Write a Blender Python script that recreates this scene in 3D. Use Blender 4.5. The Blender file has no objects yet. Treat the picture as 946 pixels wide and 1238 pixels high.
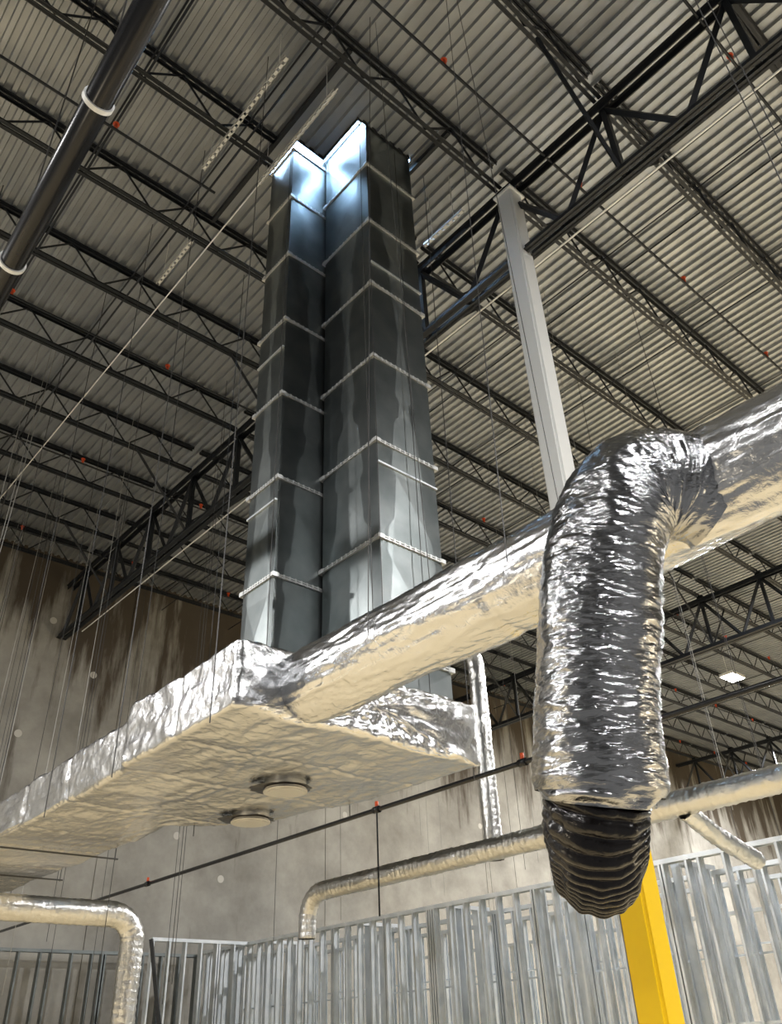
import bpy, bmesh, math, random
from mathutils import Vector, Matrix, noise
random.seed(7)
H=1.6          # eye height; everything below is written relative to eye level, then lifted
D=12.5         # underside of roof deck above eye level
FL=-1.6
TOP=[]
# ------------------------------------------------------------------ materials
def mat(name, base, metal=0.0, rough=0.5, bump=None, var=None, emit=None, spec=None):
    m=bpy.data.materials.new(name); m.use_nodes=True
    nt=m.node_tree; b=nt.nodes['Principled BSDF']
    b.inputs['Base Color'].default_value=(*base,1); b.inputs['Metallic'].default_value=metal
    b.inputs['Roughness'].default_value=rough
    tc=nt.nodes.new('ShaderNodeTexCoord')
    if var:
        sc,c2,lo,hi=var
        n=nt.nodes.new('ShaderNodeTexNoise'); n.inputs['Scale'].default_value=sc; n.inputs['Detail'].default_value=6
        r=nt.nodes.new('ShaderNodeValToRGB'); r.color_ramp.elements[0].position=lo; r.color_ramp.elements[1].position=hi
        r.color_ramp.elements[0].color=(*base,1); r.color_ramp.elements[1].color=(*c2,1)
        nt.links.new(tc.outputs['Object'],n.inputs['Vector']); nt.links.new(n.outputs['Fac'],r.inputs['Fac'])
        nt.links.new(r.outputs['Color'],b.inputs['Base Color'])
    if bump:
        last=None
        for sc,st,dist,vec in bump:
            n=nt.nodes.new('ShaderNodeTexNoise'); n.inputs['Scale'].default_value=sc; n.inputs['Detail'].default_value=5
            n.inputs['Distortion'].default_value=0.6
            mp=nt.nodes.new('ShaderNodeMapping'); mp.inputs['Scale'].default_value=vec
            nt.links.new(tc.outputs['Object'],mp.inputs['Vector']); nt.links.new(mp.outputs['Vector'],n.inputs['Vector'])
            bp=nt.nodes.new('ShaderNodeBump'); bp.inputs['Strength'].default_value=st; bp.inputs['Distance'].default_value=dist
            nt.links.new(n.outputs['Fac'],bp.inputs['Height'])
            if last: nt.links.new(last.outputs['Normal'],bp.inputs['Normal'])
            last=bp
        nt.links.new(last.outputs['Normal'],b.inputs['Normal'])
    if emit:
        b.inputs['Emission Color'].default_value=(*emit[0],1); b.inputs['Emission Strength'].default_value=emit[1]
    return m
M={}
M['foil']=mat('foil_insulation',(.70,.71,.73),1,.24,bump=[(18,.4,.014,(1,1,1)),(60,.35,.005,(1,1,1))])
M['foilflex']=mat('foil_flex_jacket',(.44,.45,.47),1,.18,bump=[(16,.5,.012,(1,1,4))])
M['foilspiral']=mat('foil_spiral',(.72,.72,.71),1,.28,bump=[(25,.4,.02,(1,1,1))])
M['galv']=mat('galvanized_sheet',(.20,.225,.23),.95,.36,var=(2.6,(.28,.305,.31),.35,.7),bump=[(.9,.04,.03,(1,1,.5))])
M['flange']=mat('galvanized_flange',(.68,.69,.69),.7,.4)
M['deck']=mat('roof_deck_metal',(.28,.30,.325),.6,.37,var=(1.2,(.37,.39,.415),.35,.7))
M['joist']=mat('primed_joist_steel',(.012,.015,.020),.2,.5)
M['stud']=mat('galvanized_stud',(.68,.73,.78),.75,.38,var=(3,(.80,.84,.88),.4,.6))
M['white']=mat('white_column_paint',(.90,.92,.92),0,.45)
M['yellow']=mat('yellow_safety_paint',(.90,.60,.005),0,.4)
M['blackpipe']=mat('black_steel_pipe',(.02,.021,.024),.4,.25)
M['blackflex']=mat('black_inner_flex',(.012,.010,.010),.1,.20,bump=[(30,.4,.01,(1,1,1))])
M['wire']=mat('hanger_wire',(.07,.07,.07),.6,.5)
M['wirelt']=mat('galvanized_wire',(.4,.4,.38),.6,.5)
M['ltmetal']=mat('zinc_channel',(.85,.85,.83),.3,.4)
M['orange']=mat('sprinkler_head_orange',(.7,.10,.03),.2,.4)
M['patch']=mat('wall_patch_grout',(.58,.57,.54),0,.8)
M['cap']=mat('collar_cap',(.62,.61,.58),.6,.38)
M['lamp']=mat('lamp_lens',(1,1,1),0,.3,emit=((1,.97,.9),30))
M['darkwall']=mat('darkened_concrete',(.10,.10,.10),0,.8,var=(.5,(.14,.138,.135),.3,.7))  # concrete darkened on the unseen walls so foil sides reflect a dim surround
def wallmat():
    m=bpy.data.materials.new('tilt_up_concrete'); m.use_nodes=True; nt=m.node_tree; b=nt.nodes['Principled BSDF']
    b.inputs['Roughness'].default_value=.85
    tc=nt.nodes.new('ShaderNodeTexCoord')
    n=nt.nodes.new('ShaderNodeTexNoise'); n.inputs['Scale'].default_value=.55; n.inputs['Detail'].default_value=9; n.inputs['Roughness'].default_value=.65
    nt.links.new(tc.outputs['Object'],n.inputs['Vector'])
    r=nt.nodes.new('ShaderNodeValToRGB'); r.color_ramp.elements[0].position=.35; r.color_ramp.elements[1].position=.68
    r.color_ramp.elements[0].color=(.235,.228,.21,1); r.color_ramp.elements[1].color=(.42,.415,.39,1)
    nt.links.new(n.outputs['Fac'],r.inputs['Fac'])
    mp=nt.nodes.new('ShaderNodeMapping'); mp.inputs['Scale'].default_value=(1.1,1,.14); mp.inputs['Location'].default_value=(4.3,0,0)
    nt.links.new(tc.outputs['Object'],mp.inputs['Vector'])
    n2=nt.nodes.new('ShaderNodeTexNoise'); n2.inputs['Scale'].default_value=1.1; n2.inputs['Detail'].default_value=8; n2.inputs['Roughness'].default_value=.62
    nt.links.new(mp.outputs['Vector'],n2.inputs['Vector'])
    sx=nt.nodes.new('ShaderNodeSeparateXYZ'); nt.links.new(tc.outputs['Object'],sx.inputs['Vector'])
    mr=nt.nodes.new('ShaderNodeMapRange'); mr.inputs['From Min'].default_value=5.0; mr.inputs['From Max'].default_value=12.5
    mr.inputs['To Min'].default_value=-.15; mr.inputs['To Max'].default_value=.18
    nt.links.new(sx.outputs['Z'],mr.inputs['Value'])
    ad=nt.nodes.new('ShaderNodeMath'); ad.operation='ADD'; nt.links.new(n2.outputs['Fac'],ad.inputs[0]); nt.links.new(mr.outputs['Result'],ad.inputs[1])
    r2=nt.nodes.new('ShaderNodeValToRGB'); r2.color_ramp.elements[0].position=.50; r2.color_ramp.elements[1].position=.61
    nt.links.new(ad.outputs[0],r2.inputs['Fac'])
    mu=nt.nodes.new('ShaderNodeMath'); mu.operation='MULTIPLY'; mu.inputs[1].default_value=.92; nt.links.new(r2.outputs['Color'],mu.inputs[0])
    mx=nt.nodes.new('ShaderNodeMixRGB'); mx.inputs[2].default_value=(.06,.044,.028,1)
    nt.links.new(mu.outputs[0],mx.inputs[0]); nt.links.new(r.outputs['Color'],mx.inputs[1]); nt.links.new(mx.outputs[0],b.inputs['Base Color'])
    return m
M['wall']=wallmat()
def floormat():  # colour split added: warm bright ahead for bounce, dark behind to dim reflections
    m=mat('floor_concrete_bounce_zones',(.84,.68,.42),0,.6,var=(.4,(.90,.76,.50),.35,.7))
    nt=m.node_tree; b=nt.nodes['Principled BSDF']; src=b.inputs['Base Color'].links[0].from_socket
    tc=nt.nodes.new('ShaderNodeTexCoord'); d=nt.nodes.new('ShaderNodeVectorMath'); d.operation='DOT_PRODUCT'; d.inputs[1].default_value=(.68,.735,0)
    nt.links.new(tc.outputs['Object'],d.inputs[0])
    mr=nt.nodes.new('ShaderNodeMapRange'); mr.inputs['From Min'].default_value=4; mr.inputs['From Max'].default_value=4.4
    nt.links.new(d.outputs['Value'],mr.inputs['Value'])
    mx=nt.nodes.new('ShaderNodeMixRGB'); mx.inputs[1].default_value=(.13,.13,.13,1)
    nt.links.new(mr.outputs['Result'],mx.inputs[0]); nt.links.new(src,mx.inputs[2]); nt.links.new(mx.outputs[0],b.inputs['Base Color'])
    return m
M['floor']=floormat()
# ------------------------------------------------------------------ helpers
def obj(name,bm,m,parent=None,smooth=False):
    me=bpy.data.meshes.new(name); bm.normal_update(); bm.to_mesh(me); bm.free()
    if isinstance(m,(list,tuple)):
        for k in m: me.materials.append(M[k])
    else: me.materials.append(M[m])
    if smooth:
        for p in me.polygons: p.use_smooth=True
    o=bpy.data.objects.new(name,me); bpy.context.scene.collection.objects.link(o)
    if parent: o.parent=parent
    else: TOP.append(o)
    return o
def empty(name):
    o=bpy.data.objects.new(name,None); bpy.context.scene.collection.objects.link(o); TOP.append(o); return o
def box(bm,a,b,mi=0):
    (x0,y0,z0),(x1,y1,z1)=a,b
    v=[bm.verts.new(p) for p in ((x0,y0,z0),(x1,y0,z0),(x1,y1,z0),(x0,y1,z0),(x0,y0,z1),(x1,y0,z1),(x1,y1,z1),(x0,y1,z1))]
    for f in ((0,3,2,1),(4,5,6,7),(0,1,5,4),(1,2,6,5),(2,3,7,6),(3,0,4,7)):
        fc=bm.faces.new([v[i] for i in f]); fc.material_index=mi
def rod(bm,p,q,r,seg=6,mi=0,cap=True):
    p=Vector(p);q=Vector(q);d=(q-p).normalized()
    a=d.orthogonal().normalized();b=d.cross(a)
    A=[];B=[]
    for i in range(seg):
        t=2*math.pi*i/seg+math.pi/seg; o=(a*math.cos(t)+b*math.sin(t))*r
        A.append(bm.verts.new(p+o));B.append(bm.verts.new(q+o))
    for i in range(seg):
        j=(i+1)%seg; f=bm.faces.new((A[i],A[j],B[j],B[i])); f.material_index=mi; f.smooth=seg>8
    if cap:
        bm.faces.new(A[::-1]).material_index=mi; bm.faces.new(B).material_index=mi
def spline(pts,n):
    P=[Vector(p) for p in pts]; P=[P[0]*2-P[1]]+P+[P[-1]*2-P[-2]]
    out=[]
    for i in range(1,len(P)-2):
        for k in range(n):
            t=k/n; a,b,c,d=P[i-1],P[i],P[i+1],P[i+2]
            out.append(.5*((2*b)+(-a+c)*t+(2*a-5*b+4*c-d)*t*t+(-a+3*b-3*c+d)*t**3))
    out.append(P[-2]); return out
def resample(pts,step):
    L=[0]
    for a,b in zip(pts,pts[1:]): L.append(L[-1]+(b-a).length)
    n=max(2,int(L[-1]/step)); out=[];j=0
    for i in range(n+1):
        s=L[-1]*i/n
        while j<len(L)-2 and L[j+1]<s: j+=1
        t=(s-L[j])/max(1e-9,L[j+1]-L[j]); out.append(pts[j].lerp(pts[j+1],t))
    return out
def tube(bm,pts,rf,seg,cap=False):
    """sweep; rf(s,theta,point)->radius"""
    T=(pts[1]-pts[0]).normalized(); a=T.orthogonal().normalized(); rings=[];s=0
    for i,p in enumerate(pts):
        t=(pts[min(i+1,len(pts)-1)]-pts[max(i-1,0)]).normalized()
        a=(a-t*a.dot(t)).normalized(); b=t.cross(a)
        if i: s+=(p-pts[i-1]).length
        ring=[]
        for k in range(seg):
            th=2*math.pi*k/seg; o=a*math.cos(th)+b*math.sin(th)
            ring.append(bm.verts.new(p+o*rf(s,th,p+o)))
        rings.append(ring)
    for r0,r1 in zip(rings,rings[1:]):
        for k in range(seg):
            j=(k+1)%seg; bm.faces.new((r0[k],r0[j],r1[j],r1[k])).smooth=True
    if cap: bm.faces.new(rings[0][::-1]); bm.faces.new(rings[-1])
N=lambda p,s: noise.noise(Vector((p[0]*s[0],p[1]*s[1],p[2]*s[2])))
def crinkle(p,amp=1.0):
    a=N(p,(1.6,1.2,1.6)); b=abs(N(p,(6,2.5,6))); c=abs(N((p[0]+9,p[1],p[2]),(15,8,15))); d=abs(N((p[0]+3,p[1]+p[2]*.8,p[2]),(30,24,20)))
    return amp*(a*.022 - b*.017 - c*.010 - d*.006)
# ------------------------------------------------------------------ room shell
X0,X1,Y0,Y1=-14,62,-16,21.9
XE0,XE1=X0+.02,X1-.02; YE0,YE1=Y0+.02,Y1-.02
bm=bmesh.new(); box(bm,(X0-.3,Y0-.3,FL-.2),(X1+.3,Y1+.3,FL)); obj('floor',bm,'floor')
bm=bmesh.new()
pw=7.4
xx=-12.9
edges=[X0]
while xx<X1: edges.append(xx); xx+=pw
edges.append(X1)
for a,b in zip(edges,edges[1:]):
    if b-a>.05: box(bm,(a+.012,Y1,FL),(b-.012,Y1+.25,D+.6))
box(bm,(X0,Y1+.03,FL),(X1,Y1+.3,D+.6))
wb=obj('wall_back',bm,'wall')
bm=bmesh.new()
for (px,pz) in [(3.1,10.6),(5.0,9.7),(4.0,8.2),(1.2,10.2),(7.0,10.5),(8.4,9.2),(6.7,7.2),(9.9,8.0),(11.5,5.2),(13.0,4.2),(17.5,6.5),(20.5,5.2),(24,6.9),(3.2,5.6)]:
    rod(bm,(px,Y1+.02,pz),(px,Y1-.006,pz),.10,20)
obj('grout_patches',bm,'patch',parent=wb)
bm=bmesh.new(); box(bm,(4.0,Y1-.08,8.4),(4.14,Y1,9.4)); obj('dark_wall_box',bm,'joist',parent=wb)  # last part is a small dark box on the wall face
for nm,a,b in (('wall_left',(X0-.3,Y0,FL),(X0,Y1,D+.6)),('wall_right',(X1,Y0,FL),(X1+.3,Y1,D+.6)),('wall_front',(X0,Y0-.3,FL),(X1,Y0,D+.6))):
    bm=bmesh.new(); box(bm,a,b); obj(nm,bm,'darkwall')
RT=(5.08,5.72,6.03,6.75); LT=(4.44,6.80,5.40,7.42)
# corrugated roof deck, ribs along Y, with framed opening around the risers
bm=bmesh.new(); p=.19; dz=.055
def ivals(x):
    c=None
    if 4.93<=x<=6.0: c=(5.74,7.44)
    elif 4.40<=x<4.93: c=(6.64,7.44)
    return [(Y0,c[0]),(c[1],Y1)] if c else [(Y0,Y1)]
X00=4.93-.0-p*100
prof=[(0,0),(.36,0),(.46,1),(.9,1),(1.0,0)]
i=0
while X00+i*p<X1:
    xb=X00+i*p; i+=1
    for (a,za),(b,zb) in zip(prof,prof[1:]):
        for (ya,yb) in ivals(xb+p/2):
            v=[bm.verts.new(q) for q in ((xb+a*p,ya,D+za*dz),(xb+b*p,ya,D+zb*dz),(xb+b*p,yb,D+zb*dz),(xb+a*p,yb,D+za*dz))]
            bm.faces.new(v)
obj('ceiling',bm,'deck')
# ------------------------------------------------------------------ joists
def joist_bm(segs):
    bm=bmesh.new(); zt=D-.03; zb=D-.74
    for a,b in segs:
        for dy in (-.045,.045):
            box(bm,(a,dy-.03,zt-.012),(b,dy+.03,zt)); box(bm,(a,dy-.006,zt-.07),(b,dy+.006,zt))
            box(bm,(a,dy-.03,zb),(b,dy+.03,zb+.012)); box(bm,(a,dy-.006,zb),(b,dy+.006,zb+.065))
        x=a+.3; up=True; L=.62
        while x+L<b:
            rod(bm,(x,0,zt-.03 if up else zb+.03),(x+L,0,zb+.03 if up else zt-.03),.019,5,cap=False)
            x+=L; up=not up
    return bm
J0=joist_bm([(XE0,7.2),(7.4,23.2),(23.4,39.2),(39.4,XE1)])
me=None
yj=2.85-2*9
while yj<Y1:
    if abs(yj-6.85)<.1:
        o=obj('bar_joist',joist_bm([(XE0,4.15),(6.2,7.2),(7.4,23.2),(23.4,39.2),(39.4,XE1)]),'joist')
    elif me is None:
        o=obj('bar_joist',J0,'joist'); me=o.data
    else:
        o=bpy.data.objects.new('bar_joist',me); bpy.context.scene.collection.objects.link(o); TOP.append(o)
    o.location.y=yj; yj+=2.0
bm=bmesh.new()
for xa in (4.12,6.16): box(bm,(xa-.03,4.9,D-.14),(xa+.03,8.8,D-.03))
zz=(D-.028,D+.07)
box(bm,(4.915,5.70,zz[0]),(4.93,6.64,zz[1])); box(bm,(4.36,6.625,zz[0]),(4.93,6.64,zz[1])); box(bm,(4.35,6.64,zz[0]),(4.365,7.46,zz[1]))
box(bm,(4.93,5.695,zz[0]),(6.02,5.71,zz[1])); box(bm,(4.36,7.44,zz[0]),(6.06,7.455,zz[1]))
obj('roof_opening_frame',bm,'joist')
bm=bmesh.new()
for xb in (-4,-.4,1.9,3.55,10.2,12.6,16,19,25.5,28,33):
    rod(bm,(xb,YE0,D-.72),(xb,YE1,D-.72),.018,4)
    rod(bm,(xb+.05,YE0,D-.09),(xb+.05,YE1,D-.09),.016,4)
obj('joist_bridging',bm,'joist')
# girders
def girder(xg):
    bm=bmesh.new(); zt=11.68; zb=10.0
    for dx in (-.085,.085):
        box(bm,(xg+dx-.055,YE0,zt-.015),(xg+dx+.055,YE1,zt)); box(bm,(xg+dx-.009,YE0,zt-.13),(xg+dx+.009,YE1,zt))
        box(bm,(xg+dx-.055,YE0,zb),(xg+dx+.055,YE1,zb+.015)); box(bm,(xg+dx-.009,YE0,zb),(xg+dx+.009,YE1,zb+.13))
    y=2.85-18
    while y<Y1-.2:
        box(bm,(xg-.05,y-.04,zb+.05),(xg+.05,y+.04,zt-.05))
        box(bm,(xg-.07,y-.09,zt),(xg+.07,y+.09,zt+.12))
        for s in (-1,1):
            if Y0<y+s<Y1:
                rod(bm,(xg,y,zt-.06),(xg,y+s,zb+.06),.055,4)
        for s in (-1,1):
            if int(round((y-2.85)/2))%2==0: rod(bm,(xg,y,zb+.05),(xg+s*1.5,y,D-.72),.035,4)
        y+=2.0
    return obj('joist_girder',bm,'joist')
for xg in (7.3,23.3,39.3): girder(xg)
# ------------------------------------------------------------------ column
col=empty('steel_column')
def sq(bm,cx,cy,w,z0,z1):
    box(bm,(cx-w/2,cy-w/2,z0),(cx+w/2,cy+w/2,z1))
for nm,z0,z1,mm,w in (('lower_yellow_shaft',FL,1.55,'yellow',.302),('upper_white_shaft',1.55,11.45,'white',.30)):
    bm=bmesh.new(); sq(bm,7.25,4.72,w,z0,z1)
    bmesh.ops.bevel(bm,geom=[e for e in bm.edges if abs(e.verts[0].co.z-e.verts[1].co.z)>1],offset=.03,segments=3,affect='EDGES')
    obj(nm,bm,mm,parent=col)
bm=bmesh.new(); box(bm,(7.07,4.54,11.45),(7.43,4.9,11.49)); box(bm,(7.05,4.52,FL),(7.45,4.92,FL+.03)); obj('cap_and_base_plate',bm,'white',parent=col)
# ------------------------------------------------------------------ risers
def riser(name,fp,zs,z0,z1,extra):
    x0,y0,x1,y1=fp; e=empty(name)
    bm=bmesh.new()
    zl=[z0]+[z for z in zs if z0<z<z1]+[z1]
    cs=[(x0,y0),(x1,y0),(x1,y1),(x0,y1)]
    nr=[(0,-1),(1,0),(0,1),(-1,0)]
    for a,b in zip(zl,zl[1:]):
        for i in range(4):
            p,q=cs[i],cs[(i+1)%4]; nx,ny=nr[i]
            v=[bm.verts.new((p[0],p[1],a)),bm.verts.new((q[0],q[1],a)),bm.verts.new((q[0],q[1],b)),bm.verts.new((p[0],p[1],b))]
            c=bm.verts.new(((p[0]+q[0])/2+nx*.014,(p[1]+q[1])/2+ny*.014,(a+b)/2))
            for k in range(4): bm.faces.new((v[k],v[(k+1)%4],c))
    obj('sheet_panels',bm,'galv',parent=e)
    bm=bmesh.new(); t=.026
    for z in zl[1:-1]:
        for dzz in (-.020,.008):
            box(bm,(x0-t,y0-t,z+dzz),(x1+t,y0,z+dzz+.012)); box(bm,(x0-t,y1,z+dzz),(x1+t,y1+t,z+dzz+.012))
            box(bm,(x0-t,y0,z+dzz),(x0,y1,z+dzz+.012)); box(bm,(x1,y0,z+dzz),(x1+t,y1,z+dzz+.012))
        box(bm,(x0-.012,y0-.012,z-.012),(x1+.012,y1+.012,z+.012))
        for cx,cy in cs:
            box(bm,(cx-.035,cy-.035,z-.026),(cx+.035,cy+.035,z+.026))
        m=12
        for i in range(m):
            xx=x0+(i+.5)*(x1-x0)/m; box(bm,(xx-.012,y0-t-.004,z-.026),(xx+.012,y0-t+.004,z+.026))
            yy=y0+(i+.5)*(y1-y0)/m; box(bm,(x0-t-.004,yy-.012,z-.026),(x0-t+.004,yy+.012,z+.026))
    obj('flange_joints',bm,'flange',parent=e)
    bm=bmesh.new()
    for z,f in extra:
        if f=='y': box(bm,(x0,y0-.03,z-.012),(x1,y0+.01,z+.012))
        else: box(bm,(x0-.03,y0,z-.012),(x0+.01,y1,z+.012))
    obj('stiffener_angles',bm,'stud',parent=e)
    return e
riser('galvanized_duct_riser',RT,[12.7,11.45,10.10,8.76,7.40,6.04,4.70,3.36],2.6,13.4,[(9.2,'y'),(5.72,'y')])
riser('galvanized_duct_riser',LT,[12.5,11.24,9.88,8.52,7.16,5.82,4.48,3.14],2.6,13.4,[(5.5,'x'),(8.0,'x')])
# ------------------------------------------------------------------ insulated rectangular duct + plenum
def lerpP(P,y):
    for (a,va),(b,vb) in zip(P,P[1:]):
        if a<=y<=b: return va+(vb-va)*(y-a)/(b-a)
    return P[0][1]
def x1f(y): return lerpP([(5.55,6.22),(7.3,6.22),(7.9,5.95),(8.9,5.85),(9.5,4.95),(30,4.95)],y)
def x0f(y): return lerpP([(5.55,3.28),(7.55,3.30),(7.75,3.40),(30,3.42)],y)
def z1f(y): return lerpP([(5.55,2.98),(7.5,2.98),(7.75,2.90),(12,2.86),(30,2.82)],y)
def section(y,n=210):
    x0=x0f(y); x1=x1f(y); z0=2.34; z1=z1f(y)
    r=.06; pts=[]
    w=x1-x0;h=z1-z0; per=2*(w+h)
    for i in range(n):
        s=per*i/n
        if s<w: q=(x0+s,z0);nn=(0,-1)
        elif s<w+h: q=(x1,z0+s-w);nn=(1,0)
        elif s<2*w+h: q=(x1-(s-w-h),z1);nn=(0,1)
        else: q=(x0,z1-(s-2*w-h));nn=(-1,0)
        cx=min(max(q[0],x0+r),x1-r);cz=min(max(q[1],z0+r),z1-r)
        dx,dz_=q[0]-cx,q[1]-cz; L=math.hypot(dx,dz_)
        if L>1e-6: nn=(dx/L,dz_/L); q=(cx+nn[0]*r,cz+nn[1]*r)
        pts.append((q,nn))
    return pts
rect=empty('insulated_rectangular_duct')
seams=[6.55,7.65,9.1,10.35,11.4,12.7,13.9,15.2,16.4,17.8,19.1,20.4]
bm=bmesh.new(); rings=[]; y=5.58
while y<21.3:
    ring=[]
    ds=min(abs(y-s) for s in seams)
    pinch=math.exp(-(ds/.035)**2)
    for (q,nn) in section(y):
        P=(q[0],y,q[1])
        under=nn[1]<-.5
        d=crinkle(P,1.15 if under else 1.6)-pinch*(.008 if under else .022)
        if under: d+= -.035*(max(0,N(P,(1.1,1.1,1))))
        ring.append(bm.verts.new((q[0]+nn[0]*d,y+.008*N(P,(9,9,9)),q[1]+nn[1]*d)))
    rings.append(ring); y+=.025 if y<9.5 else .045
for a,b in zip(rings,rings[1:]):
    for k in range(len(a)):
        j=(k+1)%len(a); bm.faces.new((a[k],b[k],b[j],a[j])).smooth=True
c=Vector((4.75,5.58,2.66)); prev=rings[0]
for s in range(1,26):
    f=1-s/26; cur=[]
    for v0 in rings[0]:
        P=c.lerp(v0.co,f); P.y=5.58-.02*min(1,s/3)+crinkle(P,2.2); cur.append(bm.verts.new(P))
    for k in range(len(cur)):
        j=(k+1)%len(cur); bm.faces.new((prev[k],prev[j],cur[j],cur[k])).smooth=True
    prev=cur
bm.faces.new(prev)
bmesh.ops.recalc_face_normals(bm,faces=bm.faces)
obj('foil_wrap',bm,'foil',parent=rect)
for (cx,cy) in ((4.98,7.22),(5.42,8.55)):
    bm=bmesh.new()
    rod(bm,(cx,cy,2.40),(cx,cy,2.27),.215,40); rod(bm,(cx,cy,2.285),(cx,cy,2.272),.23,40)
    rod(bm,(cx,cy,2.272),(cx,cy,2.262),.19,40)
    obj('collar_cap',bm,'cap',parent=rect)
    bm=bmesh.new()
    for i in range(40):
        t0=2*math.pi*i/40;t1=2*math.pi*(i+1)/40
        rr=lambda i: .27+.10*max(0,math.cos(2*math.pi*i/40-2.6))**3+.06*noise.noise(Vector((i%40*.9,cx,0)))
        vv=[bm.verts.new((cx+math.cos(t)*r,cy+math.sin(t)*r,z)) for t,r,z in ((t0,.22,2.30),(t1,.22,2.30),(t1,rr(i+1),2.308),(t0,rr(i),2.308))]
        bm.faces.new(vv)
    obj('dark_gap_sheet',bm,'blackflex',parent=rect)  # flat black sheet standing in for the dark hole beside the cap
# ------------------------------------------------------------------ insulated round duct
bm=bmesh.new()
RX,RZ,RR=4.03,2.66,.335
pts=resample([Vector((RX,5.60,RZ)),Vector((RX,-9,RZ))],.022)
def rf(s,th,p):
    band=(s%2.4)/2.4; pinch=-.012*math.exp(-((min(band,1-band))/.02)**2)
    q=(p[0],p[1]+th*.25,p[2])
    return RR+crinkle(q,1.15)+pinch-.02*math.exp(-(s/.12)**2)
tube(bm,pts,rf,120)
obj('insulated_round_duct',bm,'foil')
# ------------------------------------------------------------------ flex drop
flex=empty('insulated_flex_duct')
path=resample(spline([(4.02,1.66,2.50),(3.84,1.76,2.62),(3.64,1.92,2.61),(3.545,2.05,2.40),(3.52,2.18,2.02),(3.53,2.30,1.6),(3.56,2.44,1.02)],30),.008)
TL=sum((b-a).length for a,b in zip(path,path[1:]))
def rflex(s,th,p):
    c,sn=math.cos(th),math.sin(th)
    w=abs(N((c*1.2,sn*1.2,s*10+.3*c),(1,1,1))); w2=abs(N((c*2.2+5,sn*2.2,s*28),(1,1,1))); w3=abs(N((c*5+5,sn*5,s*55),(1,1,1)))
    a=N((c*.8,sn*.8,s*2.2),(1,1,1))
    r=.335+a*.035-w*.022-w2*.013-w3*.007
    r*=.78+.22*min(1,s/.2)
    if TL-s<.05: r*=.93+.07*(TL-s)/.05
    return r
bm=bmesh.new(); tube(bm,path,rflex,150); obj('foil_jacket',bm,'foilflex',parent=flex)
bm=bmesh.new()
bp=resample(spline([(3.54,2.36,1.25),(3.565,2.45,1.02),(3.60,2.51,.91),(3.68,2.58,.83),(3.79,2.67,.77),(3.91,2.78,.73)],24),.004)
BL=sum((b-a).length for a,b in zip(bp,bp[1:]))
def rblk(s,th,p):
    ph=(s+.05*th/(2*math.pi))/.05
    k=max(0,(s-BL*.5)/BL)
    return .242+.020*abs(math.sin(math.pi*ph))+.016*N(p,(3,3,5))-.08*k
tube(bm,bp,rblk,90)
tube(bm,bp,lambda s,th,p: rblk(s,th,p)-.012,90)
obj('inner_core',bm,'blackflex',parent=flex)
bm=bmesh.new()
tube(bm,resample([Vector((3.555,2.43,1.06)),Vector((3.565,2.455,.985))],.008),lambda s,th,p:.305-.4*s+.04*N((math.cos(th)*2,math.sin(th)*2,s*20),(1,1,1)),80)
obj('jacket_lip',bm,'foilflex',parent=flex)
# ------------------------------------------------------------------ smaller foil ducts
def foilduct(name,pts,r,step=.03,m='foilspiral'):
    bm=bmesh.new(); P=resample([Vector(p) for p in pts],step)
    tube(bm,P,lambda s,th,p:r+.012*math.sin(2*math.pi*(s/.11))*.5-.02*abs(N(p,(9,9,9)))+.01*N(p,(3,3,3)),32)
    return obj(name,bm,m)
foilduct('insulated_spiral_duct',[(10,-6,2.5),(10,13.2,2.5)]+[(10,13.2+.45*math.sin(t*math.pi/16),2.05+.45*math.cos(t*math.pi/16)) for t in range(1,9)]+[(10,13.65,1.75)],.165,.04)
foilduct('insulated_spiral_duct',[(10.25,9.1,2.4),(10.25,9.1,5.6)]+[(10.25-.4*(1-math.cos(t*math.pi/16)),9.1,5.6+.4*math.sin(t*math.pi/16)) for t in range(1,9)]+[(8.8,9.1,6.0)],.15,.04)
foilduct('insulated_spiral_duct',[(-4,13.8,1.98),(6.25,13.8,1.98)]+[(6.25+.4*math.sin(t*math.pi/16),13.8,1.58+.4*math.cos(t*math.pi/16)) for t in range(1,9)]+[(6.65,13.8,-1.3)],.19,.04)
foilduct('insulated_spiral_duct',[(10.0,5.6,2.40),(10.7,5.6,2.15),(11.6,5.6,1.95)],.12,.03)
# ------------------------------------------------------------------ roof drain pipe with clevis hangers
dp=empty('roof_drain_pipe')
px_=lambda y:.713+.0333*y
bm=bmesh.new(); rod(bm,(px_(-8),-8,6.5),(px_(21.8),21.8,6.5),.112,32); obj('pipe_run',bm,'blackpipe',parent=dp)
for yc in (4.2,6.25,10.5,14.5,18.5):
    xc=px_(yc)
    if yc<7:
        bm=bmesh.new()
        for k in range(32):
            t0=2*math.pi*k/32;t1=2*math.pi*(k+1)/32
            for ya,yb,ra,rb in ((-.022,.022,.13,.13),(-.022,-.022,.108,.13),(.022,.022,.13,.108)):
                v=[bm.verts.new((xc+math.cos(t)*r_,yc+yo,6.5+math.sin(t)*r_)) for t,r_,yo in ((t0,ra,ya),(t1,ra,ya),(t1,rb,yb),(t0,rb,yb))]
                bm.faces.new(v)
        obj('clevis_ring',bm,'white',parent=dp)
    bm=bmesh.new(); rod(bm,(xc,yc,6.6),(xc,yc,D),.008,5); obj('hanger_rod',bm,'wire',parent=dp)
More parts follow.
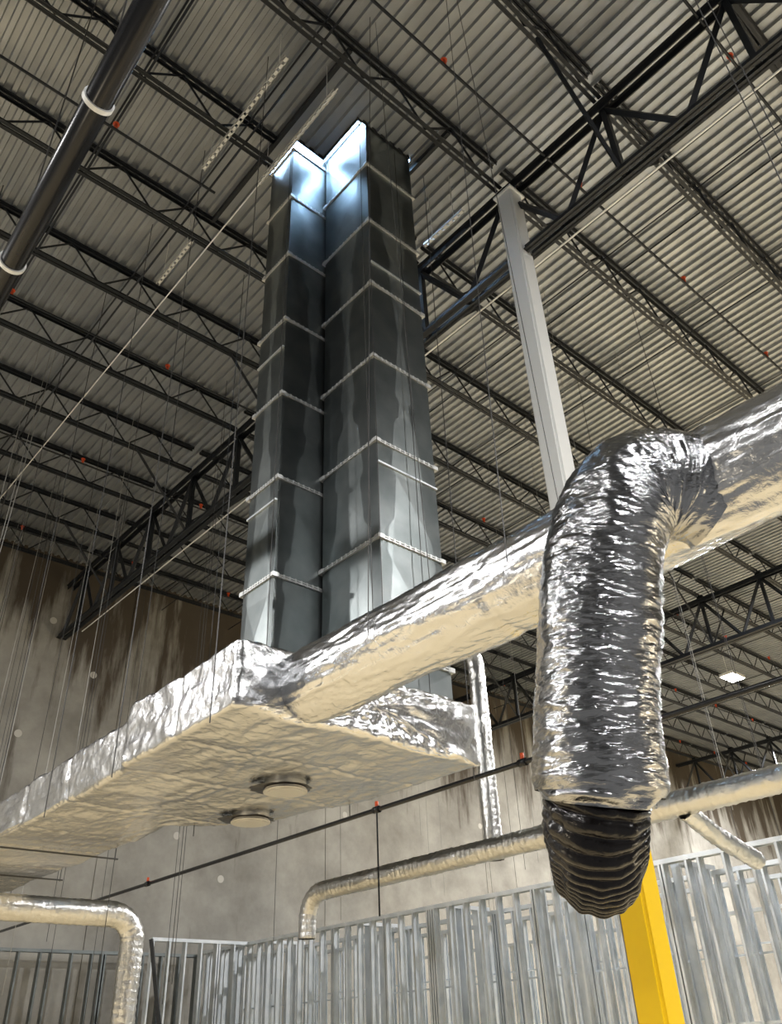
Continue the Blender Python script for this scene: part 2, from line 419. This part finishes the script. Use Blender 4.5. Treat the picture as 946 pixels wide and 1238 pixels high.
# ------------------------------------------------------------------ sprinkler main (low) with drops
sp=empty('sprinkler_main_pipe')
bm=bmesh.new(); rod(bm,(6.9,-8,2.5),(6.9,21.3,2.5),.028,12)
obj('pipe_run',bm,'blackpipe',parent=sp)
bm=bmesh.new(); bo=bmesh.new()
for yy in (5.6,8.0,14):
    if yy==8.0: rod(bm,(6.9,yy,2.5),(6.9,yy,1.3),.011,8)
    rod(bm,(6.9,yy-.05,2.5),(6.9,yy+.05,2.5),.042,12)
    rod(bo,(6.9,yy,2.54),(6.9,yy,2.60),.022,10)
obj('drops',bm,'blackpipe',parent=sp); obj('heads',bo,'orange',parent=sp)
bm=bmesh.new(); bo=bmesh.new()
for yb in (-2,1.2,3.9,7.75,11.9,15.9,19.6):
    rod(bm,(XE0,yb,11.6),(3.6 if yb==7.75 else XE1,yb,11.6),.022,8)
    x=-10.5
    while x<45:
        if not(yb==7.75 and x>3.5):
            rod(bo,(x,yb,11.62),(x,yb,11.72),.03,8); rod(bo,(x,yb,11.72),(x,yb,11.735),.05,8)
        x+=3.1
sb=empty('sprinkler_branch_lines'); obj('pipes',bm,'joist',parent=sb); obj('heads',bo,'orange',parent=sb)
# ------------------------------------------------------------------ perforated strut channels
def strut(xa,ya,yb,z):
    bm=bmesh.new(); w=.032
    box(bm,(xa-w,ya,z),(xa-w+.01,yb,z+.05)); box(bm,(xa+w-.01,ya,z),(xa+w,yb,z+.05))
    y=ya
    while y<yb:
        box(bm,(xa-w,y,z),(xa+w,min(y+.07,yb),z+.008)); y+=.12
    for y in (ya+.2,yb-.2): rod(bm,(xa,y,z),(xa,y,D-.05),.006,5)
    return obj('perforated_strut_channel',bm,'ltmetal')
strut(3.22,5.2,7.45,11.5); strut(4.02,5.15,7.1,11.5); strut(3.75,8.7,9.9,11.45); strut(6.75,5.3,6.2,11.3)
bm=bmesh.new(); rod(bm,(3.95,5.0,11.3),(3.95,21.5,11.3),.012,6); rod(bm,(7.5,-6,9.93),(7.5,20.9,9.93),.014,6); obj('electrical_conduit',bm,'ltmetal')
# ------------------------------------------------------------------ hanger wires
bm=bmesh.new()
for yy in (5.75,7.6,9.4,11.2,13,15,17.2,19.4):
    for xx in (x0f(yy)-.07,x1f(yy)+.06):
        rod(bm,(xx,yy,2.25),(xx+random.uniform(-.05,.05),yy+random.uniform(-.1,.1),D-.3),.006,5)
    rod(bm,(3.3,yy,2.27),(x1f(yy)+.1,yy,2.27),.012,6) if yy>9.6 else None
for yy in (4.3,2.9,.6,-1):
    for s in (-1,1): rod(bm,(RX+s*.36,yy,2.6),(RX+s*.05,yy,D-.3),.004,5)
for i in range(16):
    xx=random.uniform(1.5,9); yy=random.uniform(12,20.8); rod(bm,(xx,yy,random.uniform(0,2)),(xx,yy,D-.1),.006,4)
for i in range(14):
    xx=random.uniform(9,22); yy=random.uniform(3,20); rod(bm,(xx,yy,random.uniform(2.7,3.2)),(xx,yy,D-.1),.006,4)
for (xx,yy) in ((5.0,5.62),(5.6,5.62),(4.36,6.75),(4.9,5.66)):
    rod(bm,(xx,yy,2.9),(xx,yy,D-.1),.005,5)
obj('hanger_wires',bm,'wire')
bm=bmesh.new()
for i in range(26):
    xx=random.uniform(.3,6); yy=random.uniform(9.8,20.8)
    if 3.2<xx<5.1: xx=3.1
    rod(bm,(xx,yy,random.uniform(0,3)),(xx+random.uniform(-.15,.15),yy+random.uniform(-.2,.2),D-.1),.0055,4)
for i in range(10):
    xx=random.uniform(8.5,16); yy=random.uniform(6,15); rod(bm,(xx,yy,random.uniform(2.7,3)),(xx,yy,D-.1),.0045,4)
obj('support_wires',bm,'wirelt')
# ------------------------------------------------------------------ metal stud partitions
def studwall(name,p,q,top,sp=.41,m='stud',hz=()):
    bm=bmesh.new(); p=Vector(p);q=Vector(q);d=(q-p);L=d.length;d.normalize();nn=Vector((-d.y,d.x))
    def bx(s0,s1,n0,n1,z0,z1):
        vs=[]
        for z in (z0,z1):
            for s,nv in ((s0,n0),(s1,n0),(s1,n1),(s0,n1)):
                w=p+d*s+nn*nv; vs.append(bm.verts.new((w.x,w.y,z)))
        for f in ((3,2,1,0),(4,5,6,7),(0,1,5,4),(1,2,6,5),(2,3,7,6),(3,0,4,7)): bm.faces.new([vs[i] for i in f])
    h=.075
    bx(0,L,-h,h,top-.004,top); bx(0,L,-h-.003,-h,top-.07,top); bx(0,L,h,h+.003,top-.07,top)
    bx(0,L,-h,h,FL,FL+.004)
    s=.02
    while s<L-.05:
        bx(s,s+.003,-h,h,FL,top); bx(s,s+.045,-h,-h+.003,FL,top); bx(s,s+.045,h-.003,h,FL,top)
        bx(s+.042,s+.045,-h,-h+.02,FL,top)
        s+=sp*random.choice((1,1,1,1,.5,.15))
    for z in (.1,)+tuple(hz): bx(0,L,-.02,.02,z,z+.03)
    return obj(name,bm,m)
studwall('metal_stud_partition',(12.2,21.3),(12.2,-4),2.3,.41)
studwall('metal_stud_partition',(-8,21.45),(12.2,21.45),2.25,.5,'galv')
studwall('metal_stud_partition',(13.6,21.3),(13.6,-2),2.25,.41,'stud',(1.0,))
studwall('metal_stud_partition',(15.6,21.3),(15.6,-2),2.35,.41,'stud',(1.3,))
for yy in (18.5,15,12.3,10,7.3,5): studwall('metal_stud_partition',(12.35,yy),(13.45,yy),2.3,.4)
studwall('metal_stud_partition',(9.6,19.0),(12.1,19.0),2.3)
studwall('metal_stud_partition',(19.2,21),(19.2,0),2.3)
bm=bmesh.new(); rod(bm,(8.9,17.6,2.1),(9.6,17.2,-1.6),.05,4); obj('diagonal_brace',bm,'joist')
# ------------------------------------------------------------------ high-bay lights
LK=.57
def highbay(x,y,k=1,z=11.1):
    e=empty('high_bay_light'); e.location=(x,y,z)
    bm=bmesh.new(); box(bm,(-.45,-.28,.02),(.45,.28,.12)); rod(bm,(-.3,0,.12),(-.3,0,D-z-.01),.008,5); rod(bm,(.3,0,.12),(.3,0,D-z-.01),.008,5); box(bm,(-.2,-.1,.12),(.2,.1,.2))
    obj('housing',bm,'white',parent=e)
    bm=bmesh.new(); box(bm,(-.42,-.25,0),(.42,.25,.02)); obj('lens',bm,'lamp',parent=e)
    ld=bpy.data.lights.new('high_bay_lamp','AREA'); ld.shape='RECTANGLE'; ld.size=.84; ld.size_y=.5; ld.energy=2600*LK*k; ld.color=(1,.98,.95)
    lo=bpy.data.objects.new('lamp',ld); bpy.context.scene.collection.objects.link(lo); lo.parent=e; lo.location=(0,0,-.02)
for (x,y,k) in ((29,13.1,1.5),(-10,2,.5),(-10,11,.8),(-9,19,1.5),(0,-6,.7),(12,-6,1.0),(20,4.6,2.1),(40,2,1),(40,16,1.3),(3,-13,.7),(50,9,1)): highbay(x,y,k)  # first is the seen fixture; the rest are unseen, placed to light the scene
def fill_light(x,y,tx,ty,tz,P):  # unseen lamp on a stand, added to light the ducts warmly from below
    e=empty('added_fill_light')
    bm=bmesh.new()
    for k in range(3):
        t=2*math.pi*k/3; rod(bm,(x,y,-.6),(x+.5*math.cos(t),y+.5*math.sin(t),FL),.015,6)
    rod(bm,(x,y,-.7),(x,y,.1),.02,8); obj('fill_light_stand',bm,'yellow',parent=e)
    d=(Vector((tx,ty,tz))-Vector((x,y,.2))).normalized(); q=d.to_track_quat('-Z','Y')
    bm=bmesh.new(); box(bm,(-.2,-.14,0),(.2,.14,.08)); o=obj('head',bm,'blackpipe',parent=e); o.location=(x,y,.2); o.rotation_euler=q.to_euler()
    ld=bpy.data.lights.new('added_fill_lamp','AREA'); ld.shape='RECTANGLE'; ld.size=.36; ld.size_y=.24; ld.energy=P; ld.color=(1,.85,.6)
    lo=bpy.data.objects.new('lamp',ld); bpy.context.scene.collection.objects.link(lo); lo.parent=e
    lo.location=Vector((x,y,.2))+d*.03; lo.rotation_euler=q.to_euler()
fill_light(-3,6,5,12,4,70); fill_light(9,-3,6,6,5,50)
# ------------------------------------------------------------------ sky through the roof opening
w=bpy.data.worlds.new('World'); bpy.context.scene.world=w; w.use_nodes=True
bg=w.node_tree.nodes['Background']; bg.inputs['Color'].default_value=(.46,.69,1,1); bg.inputs['Strength'].default_value=60
bpy.context.scene.view_settings.view_transform='Standard'
# ------------------------------------------------------------------ lift to floor = 0
for o in TOP: o.location.z+=H
# ------------------------------------------------------------------ camera
f,pi,ro,ya=991.13,.57987,-.0445874,.7441145
F=Vector((math.sin(ya)*math.cos(pi),math.cos(ya)*math.cos(pi),math.sin(pi)))
R=Vector((math.cos(ya),-math.sin(ya),0)); U=R.cross(F)
R2=R*math.cos(ro)+U*math.sin(ro); U2=-R*math.sin(ro)+U*math.cos(ro)
cd=bpy.data.cameras.new('camera'); cam=bpy.data.objects.new('camera',cd); bpy.context.scene.collection.objects.link(cam)
m=Matrix((R2,U2,-F)).transposed().to_4x4(); m.translation=Vector((0,0,H)); cam.matrix_world=m
cd.sensor_fit='HORIZONTAL'; cd.sensor_width=36; cd.lens=f*36/946; cd.clip_end=300
bpy.context.scene.camera=cam
